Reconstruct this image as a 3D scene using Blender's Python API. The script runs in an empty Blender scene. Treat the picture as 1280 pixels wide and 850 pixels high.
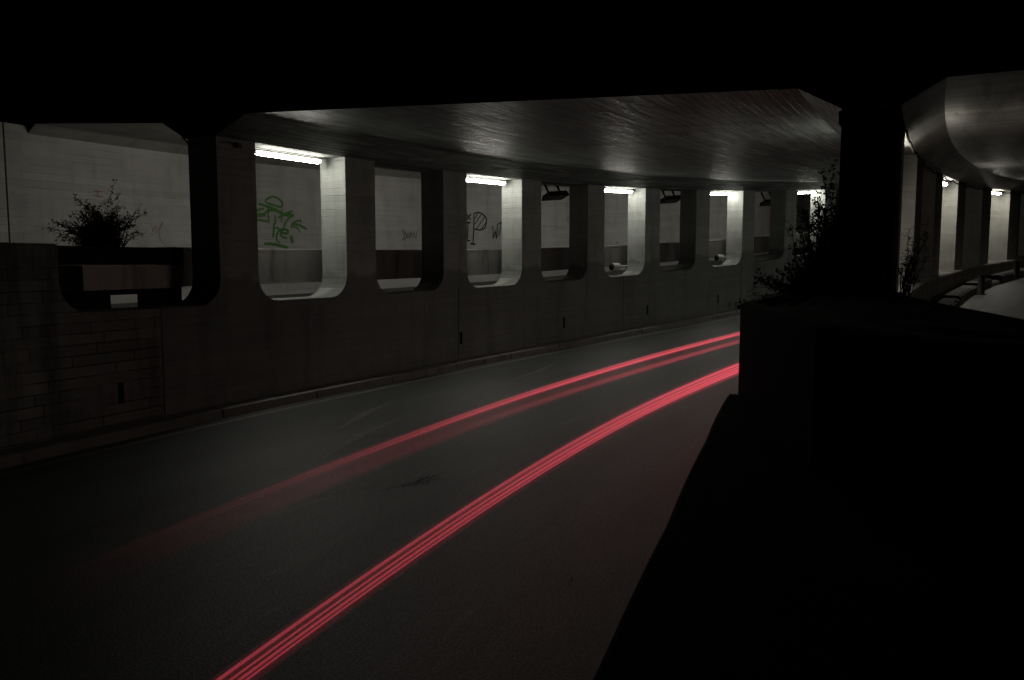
import bpy, math, random
import numpy as np
from mathutils import Vector
random.seed(7); np.random.seed(7)
scene = bpy.context.scene
COL = scene.collection

# ------------------------------------------------------------------ plan of the place
# Two gently curving wall lines in plan; every road, wall and slab follows one of them.
# s runs along the wall (m), t is the offset to its left, z is height above the kerb top.
class Line:
    def __init__(self, x0, y0, h0, k, k2, grade, smin=-40., smax=120., ds=.1):
        S = np.arange(smin, smax+ds/2, ds); Sc = np.clip(S, 0, 30)
        h = h0-k*Sc-k2*Sc*Sc/2
        h = np.where(S < 0, h0-k*S, h)
        h = np.where(S > 30, h-np.minimum((k+k2*30)*(S-30), .5), h)
        x = np.concatenate([[0], np.cumsum(ds*(np.cos(h[1:])+np.cos(h[:-1]))/2)])
        y = np.concatenate([[0], np.cumsum(ds*(np.sin(h[1:])+np.sin(h[:-1]))/2)])
        i0 = int(np.argmin(abs(S)))
        self.S, self.x, self.y, self.h, self.g = S, x+x0-x[i0], y+y0-y[i0], h, grade
    def at(self, s, t, z):
        x = float(np.interp(s, self.S, self.x)); y = float(np.interp(s, self.S, self.y)); h = float(np.interp(s, self.S, self.h))
        return (x-math.sin(h)*t, y+math.cos(h)*t, z+self.g(s))
    def head(self, s): return float(np.interp(s, self.S, self.h))
def grade_left(s):
    return .0032*s if s < 0 else (.003219*s+.00145551*s*s if s < 28 else 1.231+.0847*(s-28)*math.exp(-(s-28)/40))
def grade_right(s):
    return .0137*s if s < 0 else (.0137*s+.0007*s*s if s < 28 else .932+.053*(s-28)*math.exp(-(s-28)/40))
L = Line(-4.241, 13.440, 1.06051, .0190991, -3.936e-4, grade_left)
R = Line(4.9796, 10.5117, 1.0986, .0106, .0002, grade_right)
EYE = 2.197

# ------------------------------------------------------------------ mesh helpers
class MB:
    def __init__(self): self.v = []; self.f = []; self.uv = []; self.sm = []
    def face(self, pts, uvs, smooth=False):
        i = len(self.v); self.v += [tuple(p) for p in pts]; self.f.append(list(range(i, i+len(pts)))); self.uv.append(list(uvs)); self.sm.append(smooth)
    def grid(self, rows, uvrows, smooth=False, flip=False):
        n = len(rows[0]); i0 = len(self.v)
        for r in rows: self.v += [tuple(p) for p in r]
        for j in range(len(rows)-1):
            for k in range(n-1):
                q = [i0+j*n+k, i0+j*n+k+1, i0+(j+1)*n+k+1, i0+(j+1)*n+k]
                u = [uvrows[j][k], uvrows[j][k+1], uvrows[j+1][k+1], uvrows[j+1][k]]
                if flip: q = q[::-1]; u = u[::-1]
                self.f.append(q); self.uv.append(u); self.sm.append(smooth)
    def sweep(self, fr, svals, prof, v0=0., closed=False, caps=False, smooth=False):
        pr = list(prof)+([prof[0]] if closed else [])
        v = [v0]
        for a, b in zip(pr[:-1], pr[1:]): v.append(v[-1]+math.hypot(b[0]-a[0], b[1]-a[1]))
        self.grid([[fr.at(s, t, z) for t, z in pr] for s in svals], [[(s, w) for w in v] for s in svals], smooth)
        if caps:
            for s in (svals[0], svals[-1]):
                self.face([fr.at(s, t, z) for t, z in prof], [(t, z) for t, z in prof])
    def box(self, fr, s0, s1, t0, t1, z0, z1):
        n = max(1, int(abs(s1-s0)/.5)); sv = [s0+(s1-s0)*i/n for i in range(n+1)]
        self.sweep(fr, sv, [(t0, z0), (t0, z1), (t1, z1), (t1, z0)], z0, closed=True, caps=True)
    def tube(self, pts, rad, n=6, uvu=None, cap=True):
        pts = [Vector(p) for p in pts]
        if not hasattr(rad, '__len__'): rad = [rad]*len(pts)
        i0 = len(self.v); up = Vector((0, 0, 1)); m = len(pts)
        for i, p in enumerate(pts):
            d = (pts[min(i+1, m-1)]-pts[max(i-1, 0)])
            if d.length < 1e-9: d = Vector((0, 0, 1))
            d.normalize(); a = d.cross(up if abs(d.z) < .95 else Vector((1, 0, 0))); a.normalize(); b = d.cross(a)
            for k in range(n):
                w = 2*math.pi*k/n; q = p+(a*math.cos(w)+b*math.sin(w))*rad[i]; self.v.append(tuple(q))
        for i in range(m-1):
            ua, ub = (uvu[i], uvu[i+1]) if uvu is not None else (i*.1, (i+1)*.1)
            for k in range(n):
                k2 = (k+1) % n
                self.f.append([i0+i*n+k, i0+i*n+k2, i0+(i+1)*n+k2, i0+(i+1)*n+k]); self.sm.append(True)
                self.uv.append([(ua, k/n), (ua, (k+1)/n), (ub, (k+1)/n), (ub, k/n)])
        if cap:
            for i, o in ((0, 1), (m-1, -1)):
                self.f.append([i0+i*n+k for k in range(n)][::o]); self.uv.append([(0, 0)]*n); self.sm.append(False)
    def build(self, name, mat, parent=None):
        me = bpy.data.meshes.new(name); me.from_pydata(self.v, [], self.f)
        lay = me.uv_layers.new(name='UVMap'); flat = [c for f in self.uv for uv in f for c in uv]
        lay.data.foreach_set('uv', flat); me.polygons.foreach_set('use_smooth', self.sm)
        me.materials.append(mat); me.update()
        o = bpy.data.objects.new(name, me); COL.objects.link(o)
        if parent is not None: o.parent = parent
        return o
def tag(o, label=None, cat=None, group=None, kind=None):
    if label: o['label'] = label
    if cat: o['category'] = cat
    if group: o['group'] = group
    if kind: o['kind'] = kind
    return o
def empty(name, loc, rz=0.):
    o = bpy.data.objects.new(name, None); o.location = loc; o.rotation_euler = (0, 0, rz); o.empty_display_size = .2
    COL.objects.link(o); return o
class Local:      # straight local frame for things built round their own base
    def at(self, s, t, z): return (s, t, z)
LOC = Local()
def frange(a, b, d):
    n = max(1, int(math.ceil(abs(b-a)/d-1e-6))); return [a+(b-a)*i/n for i in range(n+1)]

# ------------------------------------------------------------------ materials
class NT:
    def __init__(self, name):
        self.m = bpy.data.materials.new(name); self.m.use_nodes = True
        self.n = self.m.node_tree.nodes; self.l = self.m.node_tree.links; self.n.clear()
        self.out = self.n.new('ShaderNodeOutputMaterial')
    def new(self, t, **kw):
        nd = self.n.new(t)
        for k, v in kw.items(): setattr(nd, k, v)
        return nd
    def set(self, sock, v):
        if hasattr(v, 'is_output'): self.l.new(v, sock)
        elif v is not None: sock.default_value = v
    def math(self, op, a, b=None, c=None, clamp=False):
        nd = self.new('ShaderNodeMath', operation=op, use_clamp=clamp)
        self.set(nd.inputs[0], a); self.set(nd.inputs[1], b)
        if c is not None: self.set(nd.inputs[2], c)
        return nd.outputs[0]
    def uv(self):
        nd = self.new('ShaderNodeUVMap'); nd.uv_map = 'UVMap'; s = self.new('ShaderNodeSeparateXYZ'); self.l.new(nd.outputs[0], s.inputs[0])
        return s.outputs[0], s.outputs[1]
    def vec(self, x, y, z=0.):
        nd = self.new('ShaderNodeCombineXYZ'); self.set(nd.inputs[0], x); self.set(nd.inputs[1], y); self.set(nd.inputs[2], z); return nd.outputs[0]
    def noise(self, vec, scale=1., detail=4., rough=.55, dist=0.):
        nd = self.new('ShaderNodeTexNoise'); self.l.new(vec, nd.inputs['Vector']); nd.inputs['Scale'].default_value = scale
        nd.inputs['Detail'].default_value = detail; nd.inputs['Roughness'].default_value = rough; nd.inputs['Distortion'].default_value = dist
        return nd.outputs['Fac']
    def ramp(self, x, a, b, lo=0., hi=1.):
        nd = self.new('ShaderNodeMapRange', interpolation_type='SMOOTHSTEP'); self.set(nd.inputs[0], x)
        for i, v in ((1, a), (2, b), (3, lo), (4, hi)): nd.inputs[i].default_value = v
        return nd.outputs[0]
    def white(self, vec):
        nd = self.new('ShaderNodeTexWhiteNoise', noise_dimensions='2D'); self.l.new(vec, nd.inputs['Vector']); return nd.outputs['Value']
    def mix(self, f, a, b):
        nd = self.new('ShaderNodeMix', data_type='RGBA'); self.set(nd.inputs[0], f)
        for s, v in ((nd.inputs[6], a), (nd.inputs[7], b)):
            self.set(s, v if hasattr(v, 'is_output') else (tuple(v)+(1.,) if len(v) == 3 else v))
        return nd.outputs[2]
    def scale(self, col, f):
        nd = self.new('ShaderNodeVectorMath', operation='SCALE'); self.set(nd.inputs[0], col if hasattr(col, 'is_output') else tuple(col)); self.set(nd.inputs[3], f); return nd.outputs[0]
    def bsdf(self, col, rough=.8, spec=.4, bump=None, bstr=.3, bdist=.01, metal=0.):
        b = self.new('ShaderNodeBsdfPrincipled')
        self.set(b.inputs['Base Color'], col if hasattr(col, 'is_output') else tuple(col)+(1.,)); self.set(b.inputs['Roughness'], rough)
        self.set(b.inputs['Specular IOR Level'], spec); b.inputs['Metallic'].default_value = metal
        if bump is not None:
            bp = self.new('ShaderNodeBump'); bp.inputs['Strength'].default_value = bstr; bp.inputs['Distance'].default_value = bdist
            self.l.new(bump, bp.inputs['Height']); self.l.new(bp.outputs[0], b.inputs['Normal'])
        self.l.new(b.outputs[0], self.out.inputs[0]); return self.m

def concrete(name, col, board=.13, length=2.6, tone=.14, line=.35, holes=True, hole_grid=(1.15, .85), stain=.35, grime=None, rough=.8, spec=.35, bstr=.5, foot=None, brown=0., joints=None, swap=False, streaky=0., lthr=.42, edge_dim=None):
    """board-marked concrete; boards run along u"""
    n = NT(name); u, v = n.uv()
    if swap: u, v = v, u
    wob = n.math('MULTIPLY', n.math('SUBTRACT', n.noise(n.vec(n.math('MULTIPLY', u, .7), n.math('MULTIPLY', v, .7)), 1.), .5), .02)
    vb = n.math('DIVIDE', n.math('ADD', v, wob), board); row = n.math('FLOOR', vb); fr = n.math('SUBTRACT', vb, row)
    off = n.math('MULTIPLY', n.white(n.vec(row, 3.7)), length)
    ub = n.math('DIVIDE', n.math('ADD', u, off), length); cell = n.math('FLOOR', ub); fu = n.math('SUBTRACT', ub, cell)
    rnd = n.white(n.vec(row, cell))
    edge = n.math('MINIMUM', fr, n.math('SUBTRACT', 1., fr)); edgeu = n.math('MULTIPLY', n.math('MINIMUM', fu, n.math('SUBTRACT', 1., fu)), length/board)
    e = n.math('MINIMUM', edge, edgeu)
    lmask = n.ramp(n.noise(n.vec(u, n.math('MULTIPLY', v, 2.)), .9, 3.), lthr, lthr+.22)
    ln = n.math('MULTIPLY', n.ramp(e, .01, .07, 1., 0.), lmask)
    grain = n.noise(n.vec(n.math('MULTIPLY', u, 2.2), n.math('MULTIPLY', v, 38.)), 1., 5., .6)
    fine = n.noise(n.vec(u, v), 26., 5., .65)
    big = n.noise(n.vec(u, v, 4.), .45, 5., .6)
    streak = n.noise(n.vec(n.math('MULTIPLY', u, 2.4), n.math('MULTIPLY', v, .28), 9.), 1., 5., .65)
    blot = n.noise(n.vec(u, v, 2.), 2.3, 6., .65)
    val = n.math('ADD', 1.-tone/2, n.math('MULTIPLY', rnd, tone))
    for x, a in ((big, .55), (blot, .35), (fine, .22), (grain, .22)):
        val = n.math('MULTIPLY', val, n.math('ADD', 1.-a/2, n.math('MULTIPLY', x, a)))
    val = n.math('MULTIPLY', val, n.math('SUBTRACT', 1., n.math('MULTIPLY', ln, line)))
    val = n.math('MULTIPLY', val, n.ramp(streak, .45, .75, 1., 1.-stain))
    h = n.math('ADD', n.math('MULTIPLY', grain, .35), n.math('ADD', n.math('MULTIPLY', fine, .25), n.math('MULTIPLY', rnd, .35)))
    h = n.math('SUBTRACT', h, n.math('MULTIPLY', ln, .8))
    if holes:
        vo = n.new('ShaderNodeTexVoronoi', feature='F1'); vo.inputs['Randomness'].default_value = .22
        n.l.new(n.vec(n.math('DIVIDE', u, hole_grid[0]), n.math('DIVIDE', v, hole_grid[1])), vo.inputs['Vector']); vo.inputs['Scale'].default_value = 1.
        keep = n.ramp(n.noise(n.vec(u, v, 7.), .6, 1.), .4, .45)
        hm = n.math('MULTIPLY', n.ramp(vo.outputs['Distance'], .018, .03, 1., 0.), keep)
        val = n.math('MULTIPLY', val, n.math('SUBTRACT', 1., n.math('MULTIPLY', hm, .75))); h = n.math('SUBTRACT', h, hm)
    if foot is not None:     # a dirty, splashed band up to this height
        ed = n.math('ADD', v, n.math('MULTIPLY', n.math('SUBTRACT', blot, .5), .5))
        val = n.math('MULTIPLY', val, n.ramp(ed, foot[0], foot[1], foot[2], 1.))
    if joints is not None:
        for j in joints:
            d = n.math('ABSOLUTE', n.math('SUBTRACT', u, j)); jm = n.ramp(d, .008, .018, 1., 0.)
            jm = n.math('MULTIPLY', jm, n.math('LESS_THAN', v, 1.62)); val = n.math('MULTIPLY', val, n.math('SUBTRACT', 1., n.math('MULTIPLY', jm, .8))); h = n.math('SUBTRACT', h, n.math('MULTIPLY', jm, 2.))
    if streaky > 0:      # trowel and board streaks drawn out along the boards
        s1 = n.noise(n.vec(n.math('MULTIPLY', u, .8), n.math('MULTIPLY', v, 24.), 21.), 1., 6., .7); s2 = n.noise(n.vec(n.math('MULTIPLY', u, 1.6), n.math('MULTIPLY', v, 70.), 31.), 1., 3., .6)
        st = n.math('MULTIPLY', n.ramp(s1, .3, .72, .45, 1.5), n.ramp(s2, .25, .75, .7, 1.3)); val = n.math('MULTIPLY', val, st)
        h = n.math('ADD', h, n.math('MULTIPLY', s1, 1.5*streaky)); rough = n.ramp(s1, .35, .7, rough+.25, rough-.06)
    if edge_dim is not None: val = n.math('MULTIPLY', val, n.ramp(n.math('ADD', u, n.math('MULTIPLY', blot, 1.2)), edge_dim[0], edge_dim[1], edge_dim[2], 1.))   # light dying away toward the open edge, darkened into the colour
    c = n.scale(col, val)
    if brown > 0:
        bm = n.math('MULTIPLY', n.ramp(n.noise(n.vec(n.math('MULTIPLY', u, 1.6), n.math('MULTIPLY', v, .45), 15.), 1., 5., .6), .42, .68), brown)
        c = n.mix(bm, c, n.scale((.10, .075, .052), val))
    return n.bsdf(c, rough, spec, h, bstr, .012)

def plain(name, col, rough=.7, spec=.3, metal=0., var=.3, sc=9.):
    n = NT(name); tc = n.new('ShaderNodeTexCoord')
    f = n.noise(tc.outputs['Object'], sc, 5., .6)
    return n.bsdf(n.scale(col, n.math('ADD', 1.-var/2, n.math('MULTIPLY', f, var))), rough, spec, f, .25, .01, metal)

def asphalt(name, col=.05):
    n = NT(name); u, v = n.uv()
    fine = n.noise(n.vec(u, v), 48., 3., .75); mid = n.noise(n.vec(u, v, 3.), 9., 5., .7)
    lane = n.noise(n.vec(n.math('MULTIPLY', u, .12), n.math('MULTIPLY', v, 1.5), 5.), 1., 4., .6)
    big = n.noise(n.vec(n.math('MULTIPLY', u, .35), v, 8.), .6, 5., .6)
    val = n.ramp(fine, .25, .75, .35, 1.65)
    for x, a in ((mid, .9), (lane, 1.1), (big, 1.0)): val = n.math('MULTIPLY', val, n.math('ADD', 1.-a/2, n.math('MULTIPLY', x, a)))
    # worn pale smears running with the traffic
    sm = n.noise(n.vec(n.math('MULTIPLY', u, .55), n.math('MULTIPLY', v, 3.2), 1.), 1., 5., .7)
    val = n.math('MULTIPLY', val, n.ramp(sm, .58, .72, 1., 1.5))
    vo = n.new('ShaderNodeTexVoronoi', feature='DISTANCE_TO_EDGE'); vo.inputs['Scale'].default_value = .45
    wv = n.vec(n.math('ADD', u, n.math('MULTIPLY', mid, .5)), n.math('ADD', v, n.math('MULTIPLY', fine, .03))); n.l.new(wv, vo.inputs['Vector'])
    crack = n.math('MULTIPLY', n.ramp(vo.outputs[0], .002, .008, 1., 0.), n.ramp(n.noise(n.vec(u, v, 12.), .5, 2.), .66, .72))
    val = n.math('MULTIPLY', val, n.math('SUBTRACT', 1., n.math('MULTIPLY', crack, .6)))
    gl = n.ramp(fine, .3, .8, .62, .42)
    return n.bsdf(n.scale((col*.92, col, col*.98), val), gl, .45, fine, .8, .006)

def emit(name, col, s):
    n = NT(name); e = n.new('ShaderNodeEmission'); e.inputs[0].default_value = tuple(col)+(1.,); e.inputs[1].default_value = s
    n.l.new(e.outputs[0], n.out.inputs[0]); return n.m

LAMP_POWER = 59.
M = {}
M['wall'] = concrete('wall_concrete', (.272, .287, .270), foot=(1.95, 2.12, .62), joints=[5.66, 13.0, 20.13, 27.4])
M['wall_old'] = concrete('stained_concrete', (.20, .21, .195), board=.145, length=.95, line=.7, stain=.9, brown=.45, bstr=1., tone=.4, lthr=.36, holes=False)
M['wall_right'] = concrete('right_wall_concrete', (.29, .285, .26), swap=False, stain=.3)
M['parapet'] = concrete('parapet_concrete', (.20, .185, .165), board=.3, length=1.33, line=.8, stain=.6, brown=.4, holes=False)
M['block'] = concrete('dirty_block_concrete', (.075, .07, .062), board=.4, length=1.2, line=.8, stain=.8, brown=.3, holes=False, tone=.5)
M['back'] = concrete('back_wall_concrete', (.41, .405, .385), board=.14, length=3., tone=.14, line=.26, stain=.22, hole_grid=(1.7, 1.25))
M['ceil'] = concrete('ceiling_concrete', (.205, .24, .23), board=.12, length=2.2, tone=.7, line=.85, holes=False, stain=.5, rough=.42, spec=.5, bstr=1., streaky=.8, lthr=.36, edge_dim=(-.4, 4., .4))
M['ceil_right'] = concrete('right_ceiling_concrete', (.37, .36, .335), board=.17, length=2.6, tone=.5, line=.9, holes=True, stain=.65, lthr=.36, rough=.5, spec=.5, bstr=.8, swap=True)
M['ceil_back'] = concrete('back_ceiling_concrete', (.26, .255, .235), board=.12, tone=.2, line=.3, holes=False, rough=.6)
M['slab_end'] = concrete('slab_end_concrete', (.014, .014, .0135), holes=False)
M['trough'] = concrete('trough_concrete', (.14, .137, .13), board=.6, length=4., line=.3, stain=.8, brown=.25, holes=False)
M['trough_old'] = concrete('old_trough_concrete', (.60, .58, .52), board=.6, length=4., line=.2, stain=.85, brown=.25, holes=False)
M['rim'] = plain('shade_dark_concrete', (.018, .017, .015), .9)  # shadow on the overhanging planter rim, put into a near-black base colour
M['kerb'] = concrete('kerb_concrete', (.20, .195, .185), board=.5, length=1.05, line=.9, stain=.4, holes=False)
M['ledge'] = concrete('ledge_concrete', (.13, .125, .115), board=.5, length=2., line=.3, stain=.4, holes=False)
M['road'] = asphalt('asphalt', .068)
M['road_side'] = asphalt('side_asphalt', .036)
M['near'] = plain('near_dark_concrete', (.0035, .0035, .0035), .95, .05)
M['soil'] = plain('dark_soil', (.004, .004, .004), .95, .05)
M['black'] = plain('black_metal', (.012, .012, .012), .5, .4)
M['grey_metal'] = plain('grey_metal', (.25, .25, .24), .5, .5, .6)
M['housing'] = plain('lamp_housing', (.55, .55, .52), .5)
M['glass'] = plain('dusty_lens', (.12, .12, .115), .25, .5)
M['tube'] = emit('lamp_tube', (1., .965, .86), LAMP_POWER)
M['white'] = plain('dirty_white', (.36, .36, .33), .7, .2, 0., .6)
M['leaf'] = plain('dark_leaf', (.022, .03, .014), .6)
M['twig'] = plain('dark_twig', (.018, .015, .011), .8)
M['soot'] = plain('rubber', (.01, .01, .01), .7)
M['rust'] = plain('rust_stain', (.035, .02, .013), .9)
M['red'] = plain('red_cap', (.22, .015, .01), .5)
M['slot'] = plain('slot_dark', (.004, .004, .004), .9)
def paint(name, col, var=.5):
    n = NT(name); u, v = n.uv(); f = n.noise(n.vec(u, v), 9., 5., .7)
    return n.bsdf(n.scale(col, n.math('ADD', 1.-var/2, n.math('MULTIPLY', f, var))), .6, .4)
M['green'] = paint('green_spray', (.045, .17, .02), .8)
M['ink'] = paint('black_spray', (.012, .012, .012))
M['ink_pale'] = paint('faded_spray', (.15, .145, .13))
M['orange'] = paint('orange_spray', (.30, .19, .09))
M['redpaint'] = paint('red_spray', (.26, .10, .08))
M['line'] = paint('worn_road_paint', (.20, .20, .19), 1.5)
M['worn'] = paint('worn_marking', (.15, .15, .145), 1.6)
M['pale'] = plain('lit_gap_concrete', (.30, .29, .27), .8)  # stands in for the lit surface showing through the kerb gap
n = NT('brick'); u, v = n.uv()
br = n.new('ShaderNodeTexBrick'); n.l.new(n.vec(u, v), br.inputs['Vector']); br.inputs['Color1'].default_value = (.40, .29, .25, 1); br.inputs['Color2'].default_value = (.46, .36, .31, 1)
br.inputs['Mortar'].default_value = (.3, .28, .26, 1); br.inputs['Scale'].default_value = 1.; br.inputs['Brick Width'].default_value = .26; br.inputs['Row Height'].default_value = .085; br.inputs['Mortar Size'].default_value = .008
M['brick'] = n.bsdf(br.outputs[0], .9, .2)

# spray marks traced as strokes on the back wall: (width, [(s, z), ...])
GREEN = [(0.036, [(4.25, 3.73), (4.32, 3.79), (4.46, 3.84), (4.61, 3.81), (4.71, 3.73), (4.73, 3.64), (4.66, 3.6), (4.51, 3.63), (4.37, 3.66), (4.27, 3.69), (4.25, 3.73)]), (0.041, [(4.05, 3.65), (4.19, 3.62), (4.36, 3.58), (4.54, 3.53), (4.68, 3.47)]), (0.036, [(3.9, 3.42), (4.07, 3.51), (4.21, 3.54)]), (0.062, [(3.89, 3.35), (4.1, 3.38), (4.25, 3.4)]), (0.036, [(3.88, 3.25), (4.1, 3.26), (4.3, 3.23)]), (0.031, [(4.32, 3.58), (4.32, 3.41), (4.33, 3.19)]), (0.041, [(4.23, 3.44), (4.36, 3.5), (4.53, 3.5), (4.7, 3.43)]), (0.026, [(4.72, 3.56), (4.7, 3.42), (4.69, 3.23)]), (0.031, [(4.51, 3.41), (4.52, 3.26), (4.48, 3.12)]), (0.036, [(4.59, 3.33), (4.77, 3.42), (5.02, 3.52)]), (0.062, [(4.68, 3.42), (4.86, 3.42), (5.06, 3.4)]), (0.031, [(5.05, 3.42), (4.86, 3.29), (4.74, 3.08)]), (0.031, [(4.95, 3.12), (5.07, 3.24), (5.25, 3.29), (5.25, 3.22)]), (0.041, [(4.98, 3.19), (5.19, 3.17), (5.45, 3.07)]), (0.026, [(4.95, 3.12), (5.1, 3.12), (5.19, 3.06), (5.23, 2.97)]), (0.036, [(4.48, 3.2), (4.46, 3.01), (4.44, 2.84)]), (0.031, [(4.48, 3.06), (4.57, 3.09), (4.61, 3.04), (4.54, 2.91), (4.55, 2.77), (4.64, 2.72)]), (0.036, [(4.64, 2.97), (4.76, 3.04), (4.87, 3.02), (4.85, 2.96), (4.7, 2.96), (4.65, 3.01), (4.7, 3.06), (4.83, 3.05)]), (0.031, [(4.64, 2.97), (4.68, 2.88), (4.83, 2.83)]), (0.062, [(4.95, 2.9), (5.0, 2.71)]), (0.047, [(4.18, 2.69), (4.45, 2.68), (4.66, 2.64), (4.87, 2.59)])]
PMARK = [(0.026, [(11.28, 3.62), (11.37, 3.53), (11.47, 3.43)]), (0.026, [(11.49, 3.62), (11.37, 3.52), (11.31, 3.42)]), (0.03, [(11.24, 3.34), (11.47, 3.34)]), (0.023, [(11.35, 3.34), (11.34, 3.06), (11.32, 2.77)]), (0.023, [(11.24, 2.76), (11.44, 2.77)]), (0.026, [(11.61, 3.66), (11.6, 3.15), (11.56, 2.67)]), (0.03, [(11.44, 2.67), (11.68, 2.65)]), (0.026, [(11.61, 3.63), (11.81, 3.67), (12.01, 3.61), (12.16, 3.47), (12.15, 3.3), (12.07, 3.16), (11.84, 3.11), (11.6, 3.15)]), (0.017, [(11.62, 3.46), (11.79, 3.63)]), (0.017, [(11.64, 3.29), (11.94, 3.61)]), (0.017, [(11.72, 3.14), (12.09, 3.54)]), (0.017, [(11.94, 3.14), (12.14, 3.35)])]
WT = [(0.023, [(12.45, 3.25), (12.47, 3.03), (12.47, 2.81)]), (0.023, [(12.48, 2.83), (12.57, 3.08)]), (0.023, [(12.57, 3.1), (12.62, 2.81)]), (0.023, [(12.64, 2.83), (12.67, 3.32)]), (0.023, [(12.69, 3.29), (12.84, 3.35), (12.95, 3.41)]), (0.023, [(12.85, 3.35), (12.73, 2.89)]), (0.015, [(12.87, 3.24), (12.92, 3.2)])]
DOAN = [(0.017, [(8.67, 3.07), (8.74, 3.07), (8.75, 2.87), (8.68, 2.82)]), (0.013, [(8.77, 3.04), (8.84, 2.96), (8.83, 2.87), (8.75, 2.83)]), (0.011, [(8.88, 3.01), (8.95, 2.96), (8.93, 2.88), (8.87, 2.89), (8.88, 3.01)]), (0.011, [(8.97, 2.84), (9.01, 3.04), (9.05, 2.87)]), (0.011, [(9.09, 2.86), (9.11, 3.02), (9.2, 2.85), (9.23, 3.04)]), (0.006, [(9.23, 3.04), (9.39, 3.18)]), (0.006, [(8.78, 2.82), (8.78, 2.57)])]
F4 = [(0.014, [(14.78, 3.25), (15.16, 3.22), (15.55, 3.2), (15.85, 3.12)]), (0.014, [(16.1, 3.49), (16.31, 3.52)]), (0.014, [(16.21, 3.52), (16.15, 3.35)])]
F6 = [(0.011, [(22.85, 3.43), (23.0, 3.45), (22.91, 3.32), (23.01, 3.21), (22.85, 3.2)]), (0.011, [(23.12, 3.44), (23.05, 3.35), (23.13, 3.21)])]
ORANGE = [(0.018, [(1.41, 3.08), (1.44, 2.98), (1.45, 2.9), (1.5, 3.03), (1.52, 2.88), (1.56, 2.96), (1.62, 3.04), (1.66, 3.13)]), (0.015, [(1.38, 2.87), (1.44, 2.83), (1.47, 2.88)])]
ARC = [(0.009, [(1.69, 3.13), (1.6, 2.96), (1.59, 2.78), (1.71, 2.61)])]
RED = [(0.018, [(0.26, 3.66), (0.44, 3.67)]), (0.018, [(0.34, 3.7), (0.35, 3.54)]), (0.018, [(0.25, 3.59), (0.45, 3.56)])]


# ================================================================== the setting
g = MB(); g.face([(-300, -300, -1.2), (300, -300, -1.2), (300, 300, -1.2), (-300, 300, -1.2)], [(-300, -300), (300, -300), (300, 300), (-300, 300)])
tag(g.build('ground', M['soil']), kind='structure')
r = MB(); r.sweep(L, frange(-26, 90, .6), [(-.4, -.15), (-2., -.148), (-4., -.146), (-6., -.15), (-8.9, -.16)], .4); road = tag(r.build('road', M['road']), kind='structure')
e = MB(); e.sweep(L, frange(-12, 60, .6), [(-.62, -.145), (-.74, -.1445)], 0); tag(e.build('road_edge_line', M['line']), kind='structure')
k = MB(); k.sweep(L, frange(-26, 90, .5), [(-.002, -.02), (-.30, -.015), (-.34, -.03), (-.36, -.16)], 0); tag(k.build('kerb', M['kerb']), kind='structure')
a = MB(); a.sweep(L, frange(-26, 90, .6), [(4.795, 1.42), (.64, 1.46)], 0); tag(a.build('side_road', M['road_side']), kind='structure')
c = MB(); c.sweep(R, frange(-3, 80, .6), [(-1.08, 1.18), (-9., 1.18)], 0); tag(c.build('right_road', M['road_side']), kind='structure')
c = MB(); c.sweep(R, frange(-3, 80, .6), [(-.3, 1.172), (-1.09, 1.176)], 0); tag(c.build('gutter', M['road']), kind='structure')

# ---- arcade walls
PITCH, OPW, TOP, SILL, RAD, TH = 2.9937, 2.164, 4.22, 1.60, .42, .64
def arc_down(sa, z0, sgn, n=7):    # rounded lower corner
    return [(sa+sgn*RAD*(1-math.cos(q)), z0+RAD*(1-math.sin(q))) for q in [math.pi/2*i/n for i in range(n+1)]]
def wall_mesh(fr, top_profile, zbot, t0, t1):
    """front and back faces under the profile and the reveal between them"""
    mb = MB(); P = [top_profile[0]]
    for q in top_profile[1:]:
        p = P[-1]; n = max(1, int(math.hypot(q[0]-p[0], q[1]-p[1])/.45))
        for i in range(1, n+1): P.append((p[0]+(q[0]-p[0])*i/n, p[1]+(q[1]-p[1])*i/n))
    for (s0, z0), (s1, z1) in zip(P[:-1], P[1:]):
        if abs(s1-s0) > 1e-6:
            for t, fl in ((t0, False), (t1, True)):
                q = [(s0, zbot), (s1, zbot), (s1, z1), (s0, z0)]
                if fl: q = q[::-1]
                mb.face([fr.at(s, t, z) for s, z in q], q)
        # rounded arris: a small chamfer keeps the edge from reading as knife-cut
        vv = (z0, z1) if abs(z1-z0) > abs(s1-s0) else None
        if vv: uv = [(t0, z0), (t0, z1), (t1, z1), (t1, z0)]
        else: uv = [(s0, t0+z0), (s1, t0+z1), (s1, t1+z1), (s0, t1+z0)]
        mb.face([fr.at(s0, t0, z0), fr.at(s1, t0, z1), fr.at(s1, t1, z1), fr.at(s0, t1, z0)], uv)
    return mb
prof = [(-1.93, SILL-.02)]+arc_down(-.80, SILL-.02, -1)[::-1]
prof = [(-1.93, SILL-.02), (-.80-RAD, SILL-.02)]+[(p[0], p[1]) for p in arc_down(-.80, SILL-.02, -1)[::-1][1:]]+[(-.80, TOP)]
NOP = 16
for i in range(NOP):
    s0 = i*PITCH; s1 = s0+OPW
    prof += [(s0, TOP)]+arc_down(s0, SILL, 1)+arc_down(s1, SILL, -1)[::-1]+[(s1, TOP)]
prof += [(NOP*PITCH, TOP)]
lw = tag(empty('arcade_wall', L.at(0, .3, 0), L.head(0)), 'long grey concrete wall with a row of round-cornered openings along the kerb', 'wall')
def keep(o, root):    # parent without moving
    o.parent = root; o.matrix_parent_inverse = (__import__('mathutils').Matrix.LocRotScale(root.location, root.rotation_euler, None)).inverted(); return o
keep(wall_mesh(L, prof, -.35, 0., TH).build('wall_body', M['wall']), lw)
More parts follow.
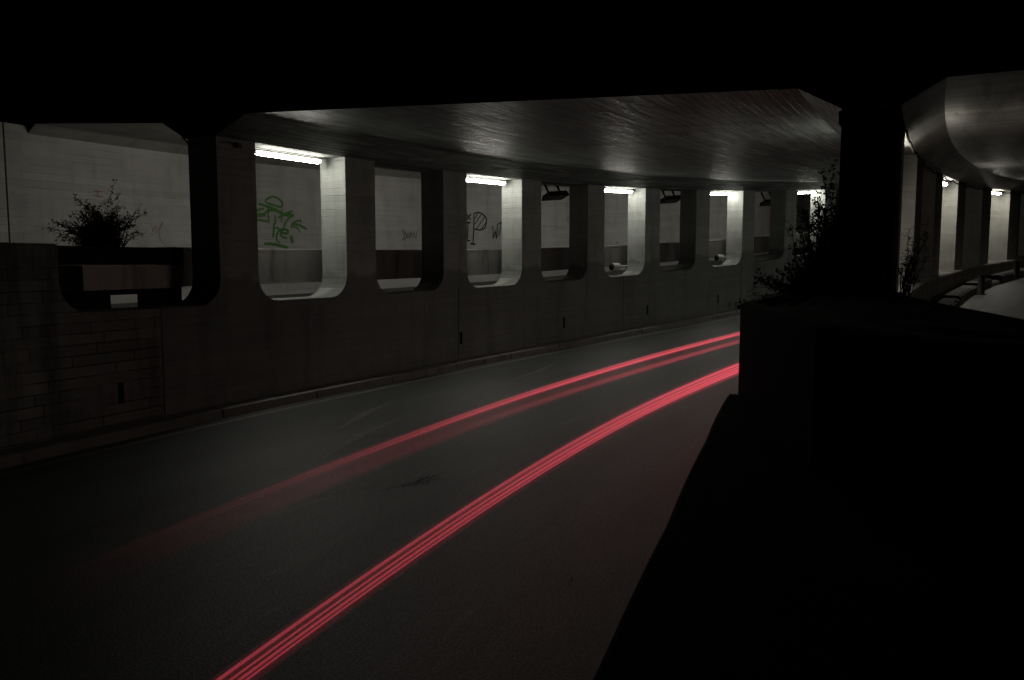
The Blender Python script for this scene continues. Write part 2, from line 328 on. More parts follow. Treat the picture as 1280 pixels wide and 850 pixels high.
for s in [1.46+4.29*i for i in range(10)]:
    if s < 4: continue
    mb = MB(); mb.box(L, s-.045, s+.045, -.004, .03, .33, .62); keep(mb.build('drain_slot', M['slot']), lw)
# older stained bay left of the joint
prof = [(-16, 2.49), (-3.49, 2.49)]+arc_down(-3.49, SILL-.02, 1)+[(-1.945, SILL-.02)]
ow = tag(empty('stained_wall', L.at(-4, .3, 0), L.head(-4)), 'older board-marked concrete wall with rust and water stains, below the planter', 'wall')
keep(wall_mesh(L, prof, -.35, 0., TH).build('wall_body', M['wall_old']), ow)
mb = MB(); mb.box(L, -2.70, -2.61, -.004, .03, .28, .58); keep(mb.build('drain_slot', M['slot']), ow)
mb = MB(); mb.box(L, -1.944, -1.931, .02, TH, -.3, SILL-.03); keep(mb.build('joint_filler', M['slot']), ow)

# ---- back wall and the marks on it
BT = 4.80
bw = tag(empty('back_wall', L.at(6, BT, 1.4), L.head(6)), 'pale board-marked concrete wall behind the openings, sprayed with graffiti', 'wall')
mb = MB(); mb.sweep(L, frange(-20, -1.275, .5), [(BT, 1.2), (BT, 4.75)], 1.2); mb.sweep(L, frange(-1.245, 75, .5), [(BT, 1.2), (BT, 4.75)], 1.2)
keep(mb.build('wall_body', M['back']), bw)
mb = MB(); mb.box(L, -1.285, -1.235, BT+.004, BT+.05, 1.2, 4.75); keep(mb.build('rusty_joint', M['rust']), bw)
mb = MB(); mb.sweep(L, frange(29.3, 31.2, .5), [(BT-.006, 2.1), (BT-.006, 4.75)], 2.1); keep(mb.build('brick_panel', M['brick']), bw)
def strokes(name, data, mat, d=.006, boost=1.0, label=None):
    mb = MB(); j = 0
    for w, pts in data:
        j += 1; tt = BT-d-.0006*(j % 7)
        # smooth the traced polyline
        P = [Vector(p) for p in pts]; Q = []
        for i in range(len(P)-1):
            p0, p1, p2, p3 = P[max(i-1, 0)], P[i], P[i+1], P[min(i+2, len(P)-1)]
            for q in range(6):
                x = q/6; Q.append(.5*((2*p1)+(p2-p0)*x+(2*p0-5*p1+4*p2-p3)*x*x+(3*p1-p0-3*p2+p3)*x**3))
        Q.append(P[-1]); n = len(Q); w = w*boost
        row = []
        for i, p in enumerate(Q):
            dd = Q[min(i+1, n-1)]-Q[max(i-1, 0)]
            if dd.length < 1e-6: dd = Vector((1, 0))
            dd.normalize(); nn = Vector((-dd.y, dd.x)); ww = w/2*(1-.35*abs(2*i/(n-1)-1)**4)*(.92+.16*random.random())
            a, b = p+nn*ww, p-nn*ww
            row.append([L.at(a.x, tt, a.y), L.at(b.x, tt, b.y)])
        mb.grid(row, [[(Q[i].x, Q[i].y), (Q[i].x, Q[i].y+w)] for i in range(n)])
    o = keep(mb.build(name, mat), bw)
    if label: o['label'] = label
strokes('graffiti_tag', GREEN, M['green'], boost=1.65, label='bright green spray-painted scrawl')
strokes('graffiti_tag', PMARK, M['ink'], boost=2.1, label='black spray-painted letters with a hatched P')
strokes('graffiti_tag', WT, M['ink'], boost=1.9, label='small black spray-painted W and T')
strokes('graffiti_tag', DOAN, M['ink'], boost=1.7, label='thin black scribbled tag')
strokes('graffiti_tag', F4, M['ink_pale'], label='faint grey scribble')
strokes('graffiti_tag', F6, M['ink_pale'], label='faint grey initials')
strokes('graffiti_tag', ORANGE, M['orange'], label='faint orange W scribble')
strokes('graffiti_tag', ARC, M['ink_pale'], boost=1.6, label='thin dark curved scratch')
strokes('graffiti_tag', RED, M['redpaint'], label='small red scribble')

# ---- slabs
def roof(name, fa, fb, mat, rows, label, uvswap=False):
    mb = MB(); R_, U_ = [], []
    for sa, sb in rows:
        pts = [L.at(sa, t, z) if f is L else R.at(sb, t, z) for f, t, z in fa]; U = [0]
        pr = [];
        for i, p in enumerate(pts):
            pr.append(p)
        seg = []
        for i in range(len(pr)-1):
            a, b = Vector(pr[i]), Vector(pr[i+1]); m = max(1, fb[i]); seg += [tuple(a+(b-a)*q/m) for q in range(m)]
        seg.append(pr[-1]); w = [0]
        for a, b in zip(seg[:-1], seg[1:]): w.append(w[-1]+(Vector(b)-Vector(a)).length)
        R_.append(seg); U_.append([(sa if fa[0][0] is L else sb, x) for x in w])
    mb.grid(R_, U_)
    return mb, R_
ZC = 4.5
def rows(a0, b0, n, da, db): return [(a0+da*i, b0+db*i) for i in range(n)]
def slab(name, pts, cuts, rws, mat, label, cat='ceiling'):
    mb, grid = roof(name, pts, cuts, mat, rws, label)
    o = tag(mb.build(name, mat), label, cat, kind='structure'); return grid
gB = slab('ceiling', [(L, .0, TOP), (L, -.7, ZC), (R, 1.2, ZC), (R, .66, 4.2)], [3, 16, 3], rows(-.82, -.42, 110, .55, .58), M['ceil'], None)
gA = slab('ceiling', [(L, BT, 4.61), (L, BT-.25, 4.77), (L, 1.15, 4.5), (L, TH, TOP)], [1, 6, 2], rows(-.86, 0, 110, .55, .58), M['ceil_back'], None)
gC = slab('ceiling', [(R, .0, 4.2), (R, -.52, ZC), (R, -9., ZC)], [3, 14], [(0, -.25+.58*i) for i in range(100)], M['ceil_right'], None)
# soffits over the walls
mb = MB(); mb.sweep(L, frange(-.86, 60, .5), [(0, TOP+.001), (TH, TOP+.001)]); tag(mb.build('ceiling', M['wall']), kind='structure')
mb = MB(); mb.sweep(R, frange(-.42, 58, .5), [(0, 4.205), (.66, 4.205)]); tag(mb.build('ceiling', M['wall_right']), kind='structure')
# end face of the slab above, and the roof surface behind it
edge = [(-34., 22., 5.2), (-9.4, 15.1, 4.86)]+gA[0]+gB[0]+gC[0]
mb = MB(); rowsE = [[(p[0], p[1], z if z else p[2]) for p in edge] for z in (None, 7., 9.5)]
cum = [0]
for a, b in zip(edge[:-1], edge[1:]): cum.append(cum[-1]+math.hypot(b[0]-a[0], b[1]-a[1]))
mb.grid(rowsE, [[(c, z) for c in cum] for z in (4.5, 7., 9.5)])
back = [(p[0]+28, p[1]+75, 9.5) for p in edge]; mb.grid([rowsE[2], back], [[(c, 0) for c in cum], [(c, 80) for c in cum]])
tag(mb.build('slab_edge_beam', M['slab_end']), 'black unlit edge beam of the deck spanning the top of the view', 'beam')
# ---- trough barrier behind the openings
tb = tag(empty('trough_barrier', L.at(6, 1., 1.46), L.head(6)), 'long low concrete trough on feet running behind the openings', 'barrier')
mb = MB(); mb.sweep(L, frange(-.95, 60, .5), [(.80, 1.86), (.80, 2.49), (.86, 2.50), (1.30, 2.50), (1.30, 1.86)], 0, closed=True, caps=True); keep(mb.build('trough', M['trough']), tb)
for i in range(0, 16):
    mb = MB(); s = i*PITCH+.32+.07*i; mb.box(L, s-.27, s+.27, .84, 1.26, 1.44, 1.858); keep(mb.build('foot', M['trough']), tb)
# ---- planter in the stained bay
pl = tag(empty('planter', L.at(-2.4, 1., 1.46), L.head(-2.4)), 'wide concrete planter with dark rim on two feet, a bare shrub growing in it', 'planter')
mb = MB(); mb.box(L, -2.67, -.97, .66, 1.5, 1.85, 2.21); keep(mb.build('trough', M['trough_old']), pl)
mb = MB(); mb.box(L, -4.6, -.96, .645, 1.52, 2.213, 2.48); keep(mb.build('rim', M['rim']), pl)
mb = MB(); mb.box(L, -4.6, -2.675, .66, 1.5, 1.852, 2.21); keep(mb.build('end_block', M['rim']), pl)
for s0, s1 in ((-2.84, -2.24), (-1.66, -.99)):
    mb = MB(); mb.box(L, s0, s1, .68, .86, 1.44, 1.848); keep(mb.build('foot', M['rim']), pl)

mb = MB(); mb.box(L, -2.9, -.98, .72, 1.2, 1.77, 1.846); keep(mb.build('bearer', M['rim']), pl)
# ---- right wall: piers, parapet, crash kerb
rw = tag(empty('pier_wall', R.at(6, .3, 1.2), R.head(6)), 'row of deep concrete piers on a jointed parapet, right of the column', 'wall')
RP, RW, REND = 4.19, 2.8, 5.7
i = 0
for k in range(0, 12):
    e1 = REND+RP*k; a, b = e1, e1+RP-RW
    mb = MB(); mb.box(R, a, b, 0., .66, 1.70, 4.21); keep(mb.build('pier', M['wall_right']), rw)
mb = MB(); mb.box(R, 1.52, 2.2, 0., .66, 1.70, 4.21); keep(mb.build('pier', M['wall_right']), rw)
mb = MB(); mb.sweep(R, frange(-2, 56, .5), [(-.14, .7), (-.14, 1.70), (-.11, 1.735), (.72, 1.735), (.74, 1.70), (.74, -.4)], 0); keep(mb.build('parapet', M['parapet']), rw)
ck = tag(empty('crash_kerb', R.at(10, -.6, 1.18), R.head(10)), 'low dirty broken concrete block wall beside the right road, below the parapet', 'kerb wall')
for s0, s1, z1 in ((15.95, 17.5, 1.30), (3, 8.5, 1.33), (8.55, 13.2, 1.38), (13.25, 15.9, 1.44), (17.6, 24, 1.44), (24.05, 34, 1.46), (34.05, 50, 1.46)):
    n = max(2, int((s1-s0)/.3)); mb = MB(); sv = [s0+(s1-s0)*q/n for q in range(n+1)]
    rws = []
    for s in sv:
        w = .012*math.sin(s*5.1)+.008*math.sin(s*11.7); rws.append([R.at(s, -.75, 1.0), R.at(s, -.72+w*.3, z1-.04+w), R.at(s, -.66, z1+w), R.at(s, -.40, z1+w*.5), R.at(s, -.38, 1.0)])
    mb.grid(rws, [[(s, x) for x in (0, .35, .42, .68, 1.)] for s in sv]); keep(mb.build('kerb_block', M['pale'] if s0 == 15.95 else M['block']), ck)  # the pale block is added in the gap to paint its brightness

# ---- column
cx = empty('column', R.at(.5, .33, 1.7), R.head(.5)); tag(cx, 'square black concrete column standing in the dark planter', 'column')
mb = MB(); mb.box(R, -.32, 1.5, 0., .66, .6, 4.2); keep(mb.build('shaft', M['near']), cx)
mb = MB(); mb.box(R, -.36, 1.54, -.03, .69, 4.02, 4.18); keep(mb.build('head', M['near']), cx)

# ---- near low wall, island planter
mb = MB(); pts = [L.at(s, float(np.interp(s, [-16, -8.87, -7.23, -5., -2.6], [-8.75, -8.70, -8.67, -8.55, -8.34])), 1.0) for s in frange(-2.6, -16, .6)]
rws = []
for i, p in enumerate(pts):
    w = .006*math.sin(i*2.3); s = -2.6-i*.6
    x, y, z = p; hx = L.head(s); nx, ny = -math.sin(hx), math.cos(hx)
    rws.append([(x, y, -1.), (x, y, .96), (x-nx*.03, y-ny*.03, 1.0+w), (x-nx*.32, y-ny*.32, 1.0+w), (x-nx*3.4, y-ny*3.4, .98)])
mb.grid(rws, [[(i*.6, q) for q in (0, 2, 2.1, 2.4, 5)] for i in range(len(rws))])
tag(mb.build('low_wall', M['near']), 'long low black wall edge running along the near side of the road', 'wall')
ip = empty('island_planter', (3.2, 7.5, .9)); tag(ip, 'big black rounded planter box at the end of the low wall, holding the column', 'planter')
ring = [(2.12, 7.42), (2.9, 9.0), (3.95, 11.2), (5.35, 11.2), (4.42, 8.9), (3.85, 7.1), (3.25, 5.0), (2.7, 3.2), (2.0, 3.3), (1.75, 4.6)]
mb = MB(); N = len(ring); cxm = sum(p[0] for p in ring)/N; cym = sum(p[1] for p in ring)/N
lv = [(1., .2), (1., 1.80), (.985, 1.845), (.955, 1.86), (.90, 1.86), (.89, 1.80), (.5, 1.84)]
mb.grid([[(cxm+(x-cxm)*k, cym+(y-cym)*k, z) for x, y in ring+ring[:1]] for k, z in lv], [[(q, z) for q in range(N+1)] for k, z in lv])
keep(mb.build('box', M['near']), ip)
mb = MB(); rws = []
for a in range(9):
    k = .88*(1-a/8.); rws.append([(cxm+(x-cxm)*k, cym+(y-cym)*k, 1.80+.05*math.sin(7*x+3*a)*k+.06*(1-k)) for x, y in ring+ring[:1]])
mb.grid(rws, [[(q, a) for q in range(N+1)] for a in range(9)]); keep(mb.build('soil', M['soil']), ip)

# ================================================================== lamps
def lamp_proto():
    root = empty('tube_lamp', (0, 0, 0)); W = .78
    mb = MB(); mb.box(LOC, -W, W, -.035, .035, .0, .03); mb.build('housing', M['grey_metal'], root)
    mb = MB(); pr = [(-.040, 0), (-.046, -.028), (-.032, -.060), (0, -.070), (.032, -.060), (.046, -.028), (.040, 0)]
    xs = [-W+.01, -W+.05, 0, W-.05, W-.01]; sc = [.75, 1., 1., 1., .75]
    mb.grid([[(x, a*k, b*k-.002) for a, b in pr] for x, k in zip(xs, sc)], [[(x, i) for i in range(len(pr))] for x in xs], True)
    for x, k in ((xs[0], .75), (xs[-1], .75)): mb.face([(x, a*k, b*k-.002) for a, b in pr], [(0, 0)]*len(pr))
    mb.build('diffuser', M['tube'], root)
    for x in (-W+.004, W-.004):
        mb = MB(); mb.box(LOC, x-.008, x+.008, -.032, .032, -.048, -.002); mb.build('end_cap', M['housing'], root)
    return root
def place(root, fr, s, t, z, extra=0., tilt=True):
    p = fr.at(s, t, z); q = fr.at(s+.5, t, z); pp = fr.at(s-.5, t, z)
    root.location = p; sl = math.atan2(q[2]-pp[2], 1.) if tilt else 0
    root.rotation_euler = (0, -sl, fr.head(s)+extra)
def copy_tree(o):
    c = o.copy(); COL.objects.link(c)
    for ch in list(o.children):
        d = ch.copy(); COL.objects.link(d); d.parent = c
    return c
lampA = lamp_proto()
spots = [(L, 1.17, .42, 4.165, 'glowing tube lamp at the top of the opening with the green graffiti, nearest one'),
 (L, 7.22, .42, 4.165, 'glowing tube lamp above the opening with the hatched black letter P'),
 (L, 13.24, .42, 4.165, 'glowing tube lamp in the third lit opening, between two hanging floodlights'),
 (L, 19.42, .42, 4.165, 'glowing tube lamp in the fourth lit opening, just left of the bush'),
 (L, 25.5, .42, 4.165, 'glowing tube lamp half hidden behind the bush twigs beside the column'),
 (R, 3.3, .28, 4.04, 'glowing tube lamp just behind the column, over the first pale pier'),
 (R, 12.95, .25, 4.13, 'glowing tube lamp over the second pale pier right of the column'),
 (R, 21.35, .25, 4.13, 'glowing tube lamp over the rightmost pale pier'),
]
for i, (fr, s, t, z, lab) in enumerate(spots):
    o = lampA if i == 0 else copy_tree(lampA)
    place(o, fr, s, t, z); tag(o, lab, 'lamp', 'tube lamps in the lit openings')
def flood_proto():
    root = empty('floodlight', (0, 0, 0))
    mb = MB(); mb.face([(-.42, -.24, -.06), (.42, -.24, -.06), (.42, .24, -.06), (-.42, .24, -.06)], [(0, 0)]*4)
    top = [(-.36, -.20, .09), (.36, -.20, .09), (.36, .20, .09), (-.36, .20, .09)]; bot = [(-.42, -.24, -.06), (.42, -.24, -.06), (.42, .24, -.06), (-.42, .24, -.06)]
    mb.face(top, [(0, 0)]*4)
    for i in range(4): mb.face([bot[i], bot[(i+1) % 4], top[(i+1) % 4], top[i]], [(0, 0)]*4)
    mb.build('body', M['black'], root)
    mb = MB(); mb.face([(-.25, -.17, -.064), (.30, -.17, -.064), (.30, .17, -.064), (-.25, .17, -.064)], [(0, 0)]*4); mb.build('lens', M['glass'], root)
    for x in (-.24, .24):
        mb = MB(); mb.tube([(x, 0, .07), (x, .12, .50)], [.030, .055], 5); mb.build('bracket', M['black'], root)
    return root
fl = flood_proto()
for i, (s, lab) in enumerate([(10.95, 'black floodlight hanging in the first unlit opening right of the letter P'), (17.1, 'black floodlight hanging in the unlit opening between the third and fourth lamps'),
                          (23.65, 'black floodlight hanging in the unlit opening in front of the brick panel, nearest the bush')]):
    o = fl if i == 0 else copy_tree(fl)
    p = L.at(s, 1.0, 4.02-(.16 if i == 2 else 0)); o.location = (p[0], p[1], p[2]-.06); o.scale = (.82, .95, .95); o.rotation_euler = (math.radians(-15), math.radians(-5), L.head(s)-.35)
    tag(o, lab, 'floodlight', 'floodlights hanging behind the wall')
# drums with a rail behind two of the openings
for i, (s, lab) in enumerate([(13.3, 'pale drum end of a pipe lying in the third lit opening'), (19.5, 'pale drum end of a pipe lying in the fourth lit opening')]):
    root = empty('pipe_drum', L.at(s, .5, 1.74), L.head(s)); tag(root, lab, 'pipe', 'pipe drums in the openings')
    mb = MB(); mb.tube([(-.14, .05, .12), (.15, .0, .12), (.17, .0, .12)], [.12, .12, .10], 18); mb.build('drum', M['white'], root)
    mb = MB(); mb.tube([(.18, .12, .14), (.9, .12, .14)], .03, 8); mb.build('rail', M['white'], root)
    mb = MB(); mb.tube([(-.17, .055, .12), (-.142, .05, .12)], [.07, .11], 14); mb.build('cap', M['soot'], root)

# cables
def cable(name, fr, s0, s1, t, z, sag, rad, label, step=1.1):
    mb = MB(); P = []
    for s in frange(s0, s1, .18):
        ph = ((s-s0) % step)/step; P.append(fr.at(s, t, z-sag*4*ph*(1-ph)+.008*math.sin(s*7)))
    mb.tube(P, rad, 6); return tag(mb.build(name, M['soot']), label, 'cable')
cable('cable', R, 1.6, 40, -.045, 4.14, .05, .018, 'thick black cable sagging along the edge above the right piers', 1.6)
mb = MB(); mb.tube([L.at(-1.15+.05*i, .35+.0*i, 4.19-.13*math.sin(i/9*math.pi)) for i in range(10)], .012, 6)
tag(mb.build('cable', M['soot']), 'short loop of black cable hanging beside the dark pier, upper left', 'cable')
root = empty('junction_box', L.at(-.38, -.03, 4.12), L.head(-.4)); tag(root, 'tiny box with a red cap and cable high on the leftmost pier', 'junction box')
mb = MB(); mb.box(LOC, -.05, .05, -.03, .03, -.04, .04); mb.build('case', M['black'], root)
mb = MB(); mb.tube([(-.02, -.031, 0), (-.02, -.06, 0)], .03, 10); mb.build('cap', M['red'], root)
mb = MB(); mb.tube([(-.05, 0, .01), (-.2, .01, .03), (-.36, .02, .0)], .009, 6); mb.build('wire', M['soot'], root)
# bollards by the crash kerb
for i, (s, zz, lab) in enumerate([(12.4, 1.16, 'short black post by the broken kerb, the nearer of the two'), (19.6, 1.3, 'short black post by the broken kerb, farther one beside the hole')]):
    root = empty('kerb_post', R.at(s, -.85, zz), R.head(s)); tag(root, lab, 'post', 'posts along the right road')
    mb = MB(); mb.tube([(0, 0, -.05), (0, 0, .48), (0, 0, .50)], [.085, .085, .07], 12); mb.build('pole', M['soot'], root)
    mb = MB(); mb.tube([(0, 0, -.02), (0, 0, .03)], .13, 12); mb.build('foot', M['soot'], root)

# ================================================================== shrubs
def shrub(name, label, base, hull, depth, origin, ex, ey, nb, nl, leaf, seed, cat='bush', rad=.012, dens=None, spikes=()):
    """hull: polygon in (horizontal, vertical) metres on the plane through origin spanned by ex; branches run from base to points in it"""
    rnd = random.Random(seed); ex = Vector(ex).normalized(); ey = Vector(ey).normalized(); O = Vector(origin)
    xs = [p[0] for p in hull]; zs = [p[1] for p in hull]
    def inside(x, z):
        c = False; n = len(hull)
        for i in range(n):
            x1, z1 = hull[i]; x2, z2 = hull[(i+1) % n]
            if (z1 > z) != (z2 > z) and x < (x2-x1)*(z-z1)/(z2-z1)+x1: c = not c
        return c
    def pick():
        while True:
            x = rnd.uniform(min(xs), max(xs)); z = rnd.uniform(min(zs), max(zs))
            if inside(x, z): return x, z
    tw, fo = MB(), MB(); tips = []
    def W(x, y, z): return O+ex*x+ey*y+Vector((0, 0, z))
    for b in range(nb):
        x, z = pick(); y = rnd.gauss(0, depth); bx = base[0]+rnd.uniform(-.5, .5)*base[1]; by = rnd.gauss(0, .06)
        n = 9; P = []; R_ = []
        jx, jz = 0., 0.
        for i in range(n+1):
            q = i/n; jx += rnd.gauss(0, .012); jz += rnd.gauss(0, .010)
            P.append(W(bx+(x-bx)*q**1.25+jx, by+(y-by)*q, base[2]+(z-base[2])*q**.8+jz)); R_.append(rad*(1-q)**.8*rnd.uniform(.7, 1.)+.0022)
        tw.tube(P, R_, 4, cap=False)
        for i in range(4, n+1):
            for _ in range(3):
                d = Vector((rnd.gauss(0, 1), rnd.gauss(0, 1), rnd.gauss(.15, .8))).normalized(); ln = rnd.uniform(.04, .14)
                e = P[i]+d*ln; tw.tube([P[i], P[i]+d*ln*.5+Vector((0, 0, rnd.gauss(0, .01))), e], [.0032, .0026, .0016], 3, cap=False); tips.append((P[i], e))
    for sx, sz, tx, tz in spikes:
        P = [W(sx+(tx-sx)*q+rnd.gauss(0, .008), rnd.gauss(0, .01), sz+(tz-sz)*q) for q in [i/9 for i in range(10)]]
        tw.tube(P, [.006-.0005*i for i in range(10)], 4, cap=False)
        for p in P[2:]: 
            e = p+Vector((rnd.gauss(0, .03), rnd.gauss(0, .03), rnd.gauss(.02, .02))); tips.append((p, e)); tw.tube([p, e], [.003, .0016], 3, cap=False); tips.append((p, e))
    for i in range(nl):
        a, e = tips[rnd.randrange(len(tips))]; q = rnd.random(); c = a+(e-a)*q+Vector((rnd.gauss(0, .012), rnd.gauss(0, .012), rnd.gauss(0, .012)))
        d = Vector((rnd.gauss(0, 1), rnd.gauss(0, 1), rnd.gauss(0, 1))).normalized(); u2 = d.orthogonal().normalized(); l = leaf*rnd.uniform(.5, 1.3); w = l*.42
        fo.face([c, c+d*l*.5+u2*w, c+d*l, c+d*l*.5-u2*w], [(0, 0), (1, 0), (1, 1), (0, 1)])
    p0 = O+ex*base[0]+Vector((0, 0, base[2])); root = empty(name, tuple(p0)); tag(root, label, cat)
    keep(tw.build('branches', M['twig']), root); keep(fo.build('foliage', M['leaf']), root)
    return root
hd = L.head(-2.8); ex = (math.cos(hd), math.sin(hd), 0); ey = (-math.sin(hd), math.cos(hd), 0)
# plane through the planter middle; 0 = s -2.7
shrub('planter_shrub', 'wide twiggy dark shrub with a tall thin shoot, growing in the left planter', (.05, .55, -.02),
      [(-1.08, .18), (-.95, .28), (-.70, .34), (-.48, .40), (-.38, .52), (-.22, .62), (.0, .68), (.18, .70), (.30, .56), (.46, .62), (.44, .46), (.62, .30), (.52, .20), (.30, .12), (.30, .0), (-.35, .0), (-.60, .16)],
      .16, L.at(-2.06, 1.05, 2.48), ex, ey, 110, 3600, .030, 3, spikes=((.1, .6, .26, 1.0), (.12, .6, .34, .82), (-.2, .55, -.42, .70), (.5, .4, .76, .55)))
# bush beside the column: plane square to the view
ex = (.94, -.28, 0); ey = (.28, .94, 0)
shrub('column_bush', 'tall dense black bush spilling over the planter left of the column', (-.05, 1.1, -.2),
      [(-1.12, .12), (-1.10, .24), (-.80, .16), (-.70, .33), (-.58, .48), (-.70, .78), (-.56, 1.05), (-.42, 1.24), (-.14, 1.30), (.02, 1.34), (.12, 1.30), (.2, .7), (.2, -.1), (-.8, -.1)],
      .18, (4.10, 9.75, 1.86), ex, ey, 210, 15000, .038, 5, rad=.012, spikes=((-.3, 1.1, -.20, 1.60), (-.3, 1.1, -.34, 1.48), (0, 1.2, -.12, 1.45)))
shrub('side_bush', 'sparse leafy twigs poking out right of the column against the pale pier', (-.12, .12, -.2),
      [(-.15, .0), (-.05, .1), (.12, .35), (.16, .55), (.22, .80), (.12, .95), (.0, .85), (-.12, .8), (-.2, .3)],
      .10, (5.25, 10.45, 1.90), (.92, -.38, 0), (.38, .92, 0), 18, 300, .035, 8, rad=.008)
# low ground cover over the planter rim
mb = MB(); rnd = random.Random(2)
for i in range(5200):
    q = rnd.random(); x = 2.25+q*1.9+rnd.gauss(0, .05); y = 7.7+q*3.2+rnd.gauss(0, .1)
    if i % 3 == 0: x = rnd.uniform(3.2, 5.1); y = rnd.uniform(8., 11.)
    if x > 3.3+(y-5.2)*.30-.25: x -= .6
    z = 1.77+abs(rnd.gauss(0, .035)); d = Vector((rnd.gauss(0, 1), rnd.gauss(0, 1), rnd.gauss(.3, .8))).normalized(); u2 = d.orthogonal().normalized(); l = .032*rnd.uniform(.5, 1.3); c = Vector((x, y, z))
    mb.face([c, c+d*l*.5+u2*l*.4, c+d*l, c+d*l*.5-u2*l*.4], [(0, 0), (1, 0), (1, 1), (0, 1)])
tag(mb.build('ground_cover', M['leaf']), 'low dark leaves covering the soil of the island planter', 'ground cover', kind='stuff')

mb = MB()
for pts in ([(-1.05, -2.55), (.1, -2.15), (1.35, -1.75)], [(4.4, -2.3), (5.9, -2.1), (7.4, -1.6)], [(-2.6, -3.5), (-1.2, -3.1), (.2, -2.8)]):
    mb.grid([[L.at(a, c+.12*q, -.143), L.at(a, c-.05*q, -.143)] for (a, c), q in zip(pts, (.2, 1., .15))], [[(a, c+.1), (a, c)] for a, c in pts])
o = mb.build('worn_marking', M['worn']); o.parent = road
# cracks in the road
mb = MB(); rnd = random.Random(4)
def crack(s, t, ds, dt, n=12, w=.012):
    row = []
    for i in range(n+1):
        q = i/n; a = s+ds*q+rnd.gauss(0, .02); b = t+dt*q+rnd.gauss(0, .03); ww = w*(.4+rnd.random())*(1-abs(2*q-1)**3*.7)
        ww *= .55; row.append([L.at(a, b-ww, -.1445), L.at(a+ww, b+ww, -.1445)])
    mb.grid(row, [[(0, 0), (0, .02)]]*(n+1))
for a in ((-3.6,-4.9,.9,-.35,12,.014),(-3.3,-5.05,.7,-.1,10,.02),(-3.1,-5.2,.5,.15,9,.016),(-3.0,-5.0,.1,-.4,7,.012),(-2.85,-4.95,.1,-.35,7,.012),(-4.3,-4.35,1.1,-.5,14,.006),(-3.4,-3.4,.3,-.1,6,.01),(-2.2,-7.9,.5,-.3,8,.009),(-1.2,-5.9,.6,-.3,8,.008),(-4.6,-8.1,.25,-.25,7,.009),(-5.2,-7.6,.3,.1,6,.008)): crack(*a)
o = mb.build('road_cracks', M['slot']); o.parent = road

# ================================================================== red tail-light trails, hanging at lamp height over the lane
def trail_mat(name, col, s, fade):
    n = NT(name); u, v = n.uv()
    f = n.ramp(u, fade[0], fade[1])
    if len(fade) > 2: f = n.math('MULTIPLY', f, n.ramp(u, fade[2], fade[3], fade[4], 1.))
    e = n.new('ShaderNodeEmission'); e.inputs[0].default_value = tuple(col)+(1.,); n.set(e.inputs[1], n.math('MULTIPLY', f, s))
    tr = n.new('ShaderNodeBsdfTransparent'); ad = n.new('ShaderNodeAddShader'); n.l.new(e.outputs[0], ad.inputs[0]); n.l.new(tr.outputs[0], ad.inputs[1]); n.l.new(ad.outputs[0], n.out.inputs[0]); return n.m
RED = (1., .085, .13)
def strand(root, s0, s1, t, z, rad, mat, off=(0, 0), near=.46, thin=1.5, name='strand'):
    """a thin line of light; the lamps' traces lie closer together at the near end"""
    mb = MB(); sv = frange(s0, s1, .3); k = [float(np.interp(s, [-9, 3.5, 24], [near, 1., 1.])) for s in sv]
    mb.tube([L.at(s, t+off[0]*q, z+off[1]*q) for s, q in zip(sv, k)], [rad*q**thin for q in k], 8, uvu=sv, cap=False)
    return keep(mb.build(name, mat), root)
tr = tag(empty('light_trail', L.at(0, -7.1, .5), 0.), 'wide bright red light trail along the near side of the lane', 'light trail', 'red tail light trails')
mB = trail_mat('red_strand', RED, .135, (-9.4, -9., -8., 5., .7)); mT = trail_mat('red_thin_strand', RED, .20, (-9.4, -9., -3., 6., .0)); mH = trail_mat('red_haze', RED, .02, (-9.4, -8.8, -8., 4., .45)); mF = trail_mat('red_far_fill', RED, .06, (-8.5, 1.))
for t, z, r_, m in ((.052, .050, .020, mB), (.046, .043, .009, mT), (.002, .004, .013, mB), (.010, .012, .004, mT), (-.026, -.020, .005, mT), (-.034, -.03, .016, mB), (-.060, -.047, .007, mT), (-.066, -.055, .012, mB), (-.092, -.08, .004, mT)):
    strand(tr, -8.95, 9, -7.12, .55, r_, m, off=(t*.85, z*.85-.01), near=.5)
for r_, m in ((.055, mF), (.075, mF), (.09, mH), (.125, mH)):
    strand(tr, -8.95, 9, -7.13, .545, r_, m, name='glow', near=.5, thin=1.1)
tr = tag(empty('light_trail', L.at(0, -5.65, .5), 0.), 'thinner double red light trail on the far side, fading out toward the left', 'light trail', 'red tail light trails')
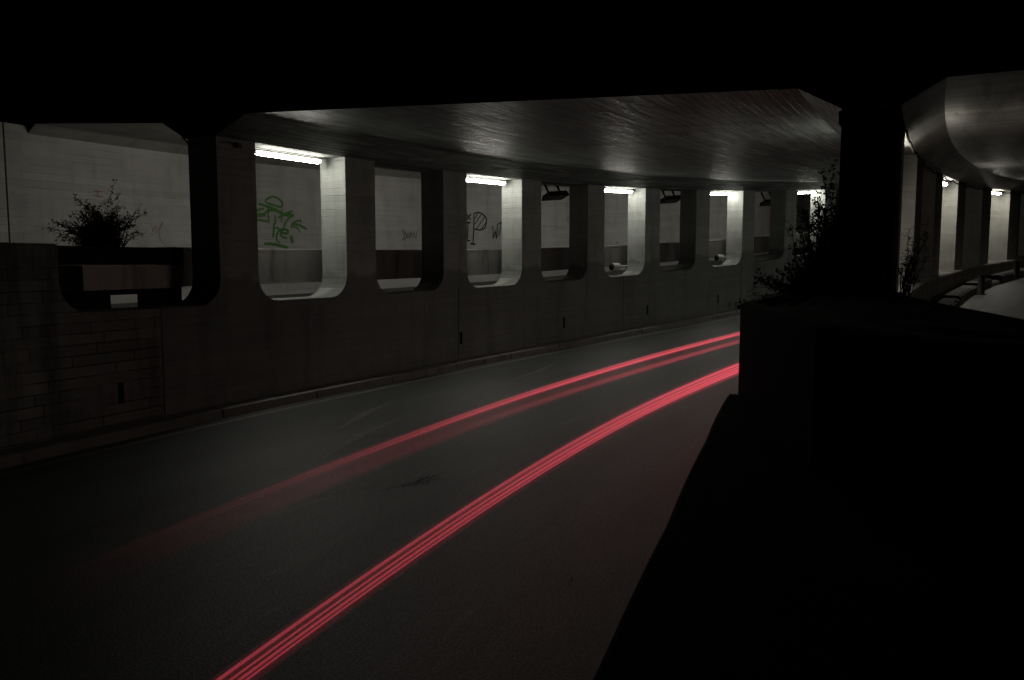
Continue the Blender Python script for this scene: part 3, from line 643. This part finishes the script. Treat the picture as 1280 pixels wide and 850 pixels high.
mC = trail_mat('red_strand_fading', RED, .075, (-6.6, 3.)); mG = trail_mat('red_thin_fading', RED, .12, (-8.4, 2.)); mD = trail_mat('red_haze_fading', RED, .008, (-8.6, -3.)); mE = trail_mat('red_faint_fading', RED, .032, (-4.6, 6.))
for t, z, r_, m in ((0, .085, .014, mC), (0, .085, .028, mC), (.0, .10, .042, mC), (.02, .115, .010, mG), (0, .085, .008, mG), (-.06, -.05, .018, mE), (-.06, -.055, .032, mE), (-.06, -.05, .045, mE), (0, .09, .075, mD), (-.06, -.05, .075, mD), (-.02, .02, .12, mD)):
    strand(tr, -8.6, 13, -5.66, .54, r_, m, off=(t, z), near=.6, thin=1.)

# ================================================================== light, world, camera
w = bpy.data.worlds.new('World'); scene.world = w; w.use_nodes = True
nt = w.node_tree; bg = nt.nodes['Background']; sky = nt.nodes.new('ShaderNodeTexSky'); sky.sky_type = 'NISHITA'; sky.sun_disc = False
SUN_EL, SUN_AZ = 14., 100.
sky.sun_elevation = math.radians(SUN_EL); sky.sun_rotation = math.radians(SUN_AZ); nt.links.new(sky.outputs[0], bg.inputs[0]); bg.inputs[1].default_value = .00012
sd = bpy.data.lights.new('Sun', 'SUN'); sd.energy = .055; sd.angle = math.radians(12); sd.color = (1., .9, .76)
so = bpy.data.objects.new('Sun', sd); COL.objects.link(so); so.location = (8, -6, 12)
az = math.radians(SUN_AZ); el = math.radians(SUN_EL)
dirv = Vector((math.sin(az)*math.cos(el), math.cos(az)*math.cos(el), math.sin(el))); so.rotation_euler = dirv.to_track_quat('Z', 'Y').to_euler()
cd = bpy.data.cameras.new('Camera'); cam = bpy.data.objects.new('Camera', cd); COL.objects.link(cam); scene.camera = cam
cam.location = (0, 0, EYE); cam.rotation_euler = (math.radians(90)-math.atan(.093), 0, 0)
cd.sensor_width = 36.; cd.lens = 28.125; cd.clip_start = .05; cd.clip_end = 1000.
scene.view_settings.view_transform = 'Standard'; scene.view_settings.look = 'None'; scene.view_settings.exposure = 0.; scene.view_settings.gamma = 1.
scene.cycles.use_denoising = True; scene.cycles.max_bounces = 8; scene.cycles.transparent_max_bounces = 32; scene.cycles.sample_clamp_indirect = 3.
